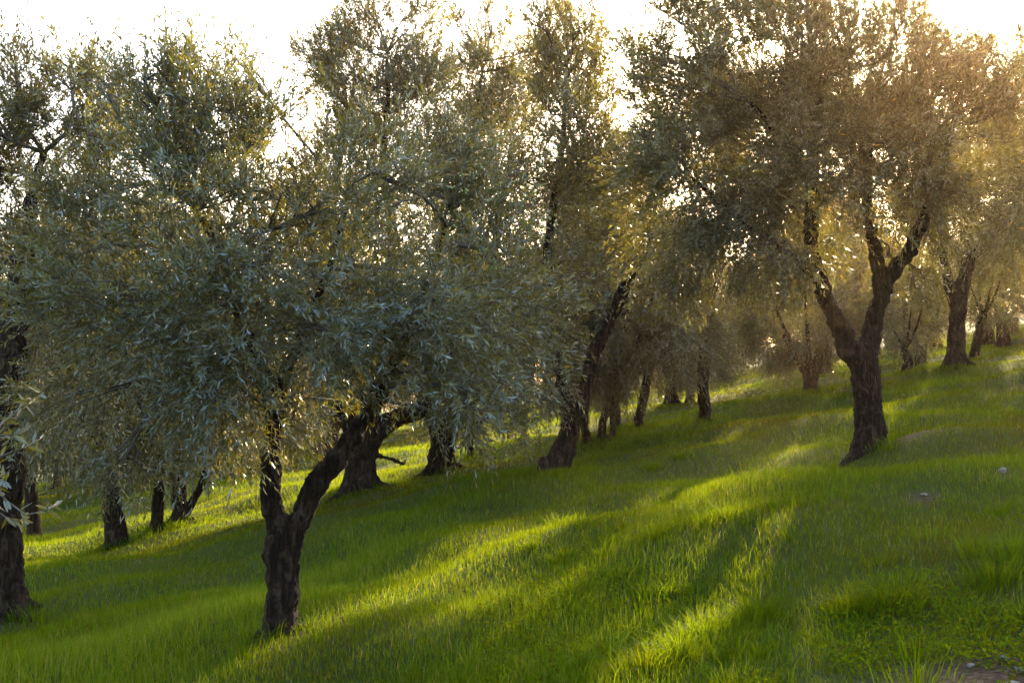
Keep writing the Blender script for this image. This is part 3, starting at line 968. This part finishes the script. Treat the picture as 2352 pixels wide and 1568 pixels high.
# ------------------------------------------------------------------ stones
def stone(px, py, wpx, seed, label, flat=0.6):
    rng = np.random.default_rng(seed)
    q = base_of(px, py)
    r = 0.8 * wpx * q[1] / FPX / 2
    bm = bmesh.new()
    bmesh.ops.create_icosphere(bm, subdivisions=4, radius=1.0)
    ph = rng.uniform(0, 6.28, (8, 3))
    kk = rng.normal(0, 1.7, (8, 3))
    cuts = norm(rng.normal(size=(7, 3)))
    for v in bm.verts:
        p = np.array(v.co)
        s = 1.0
        for j in range(8):
            s += 0.045 * math.sin(float(kk[j] @ p) * (1 + j * 0.5) + ph[j][0])
        for c in cuts:
            dd = float(c @ p)
            if dd > 0.72:
                p = p - c * (dd - 0.72) * 0.85
        v.co = p * s * r * np.array([1.0, 0.75, flat])
    for f in bm.faces:
        f.smooth = True
    me = bpy.data.meshes.new('stone')
    bm.to_mesh(me)
    bm.free()
    o = link('stone', me, M_STONE, None, (q[0], q[1], float(gz(q[0], q[1])) + r * flat * 0.2 + 0.015))
    o.rotation_euler = (rng.normal(0, 0.2), rng.normal(0, 0.2) - 0.16, rng.uniform(0, 3))
    tag(o, label, 'stone', 'pale stones in the grass')


stone(2303, 1112, 24, 1, 'pale stone alone in shaded grass below the right-hand crest', 0.8)
stone(2123, 1160, 20, 2, 'small flat stone in the shade downhill of the Y tree', 0.5)
stone(2228, 1502, 26, 3, 'thin slanting stone on the bare earth, left of the rounder one', 0.45)
stone(2306, 1487, 34, 4, 'rounded pale stone on the bare earth, uppermost of the cluster', 0.6)
stone(2340, 1520, 30, 5, 'angular white stone at the right edge of the bare earth', 0.6)
stone(1985, 1566, 50, 6, 'largest stone, half buried at the bottom of the view', 0.6)
stone(2330, 1562, 40, 7, 'flat stone in the lower right corner', 0.4)

# ------------------------------------------------------------------ haze (thin air, tinted to carry the warm glow round the sun)
HAZE = True
if HAZE:
    bm = bmesh.new()
    bmesh.ops.create_cube(bm, size=1.0)
    me = bpy.data.meshes.new('haze')
    bm.to_mesh(me)
    bm.free()
    m, nt, out = new_mat('haze_glow')
    v = N(nt, 'ShaderNodeVolumePrincipled')
    v.inputs['Color'].default_value = (1.0, 0.66, 0.36, 1)  # orange puts the sun's warm glow into the haze colour
    v.inputs['Density'].default_value = 0.0005
    v.inputs['Anisotropy'].default_value = 0.82
    nt.links.new(v.outputs[0], out.inputs['Volume'])
    hz = link('haze', me, m, None, (0, 45, 10))
    hz.scale = (1200, 1600, 140)
    tag(hz, 'thin haze tinted orange for the warm glow round the sun', 'haze', None, 'stuff')

# ------------------------------------------------------------------ light
w = bpy.data.worlds.new('World')
scene.world = w
w.use_nodes = True
nt = w.node_tree
bg = nt.nodes['Background']
sky = nt.nodes.new('ShaderNodeTexSky')
sky.sky_type = 'NISHITA'
sky.sun_disc = False
sky.sun_elevation = SUN_EL
sky.sun_rotation = SUN_AZ
sky.dust_density = 3.0
sky.air_density = 1.0
bg.inputs['Strength'].default_value = 0.15
nt.links.new(sky.outputs[0], bg.inputs['Color'])

sd = np.array([math.sin(SUN_AZ) * math.cos(SUN_EL), math.cos(SUN_AZ) * math.cos(SUN_EL), math.sin(SUN_EL)])
sl = bpy.data.lights.new('sun', 'SUN')
sl.energy = 4.3
sl.angle = math.radians(0.6)
sl.color = (1.0, 0.82, 0.53)
so = bpy.data.objects.new('sun', sl)
COL.objects.link(so)
so.rotation_euler = Vector(-sd).to_track_quat('-Z', 'Y').to_euler()
so.location = (20, 40, 30)

# ------------------------------------------------------------------ camera and view
cam = bpy.data.cameras.new('camera')
cam.lens = 40.0
cam.sensor_width = 36.0
cam.clip_start = 0.05
cam.clip_end = 3000
co = bpy.data.objects.new('camera', cam)
COL.objects.link(co)
co.rotation_euler = (math.pi / 2 + PITCH, 0, 0)
scene.camera = co
vs = scene.view_settings
vs.view_transform = 'Standard'
vs.look = 'None'
vs.exposure = 2.7
vs.gamma = 1.0
scene.cycles.max_bounces = 8
scene.cycles.transparent_max_bounces = 8
scene.cycles.volume_bounces = 0
scene.cycles.use_denoising = True
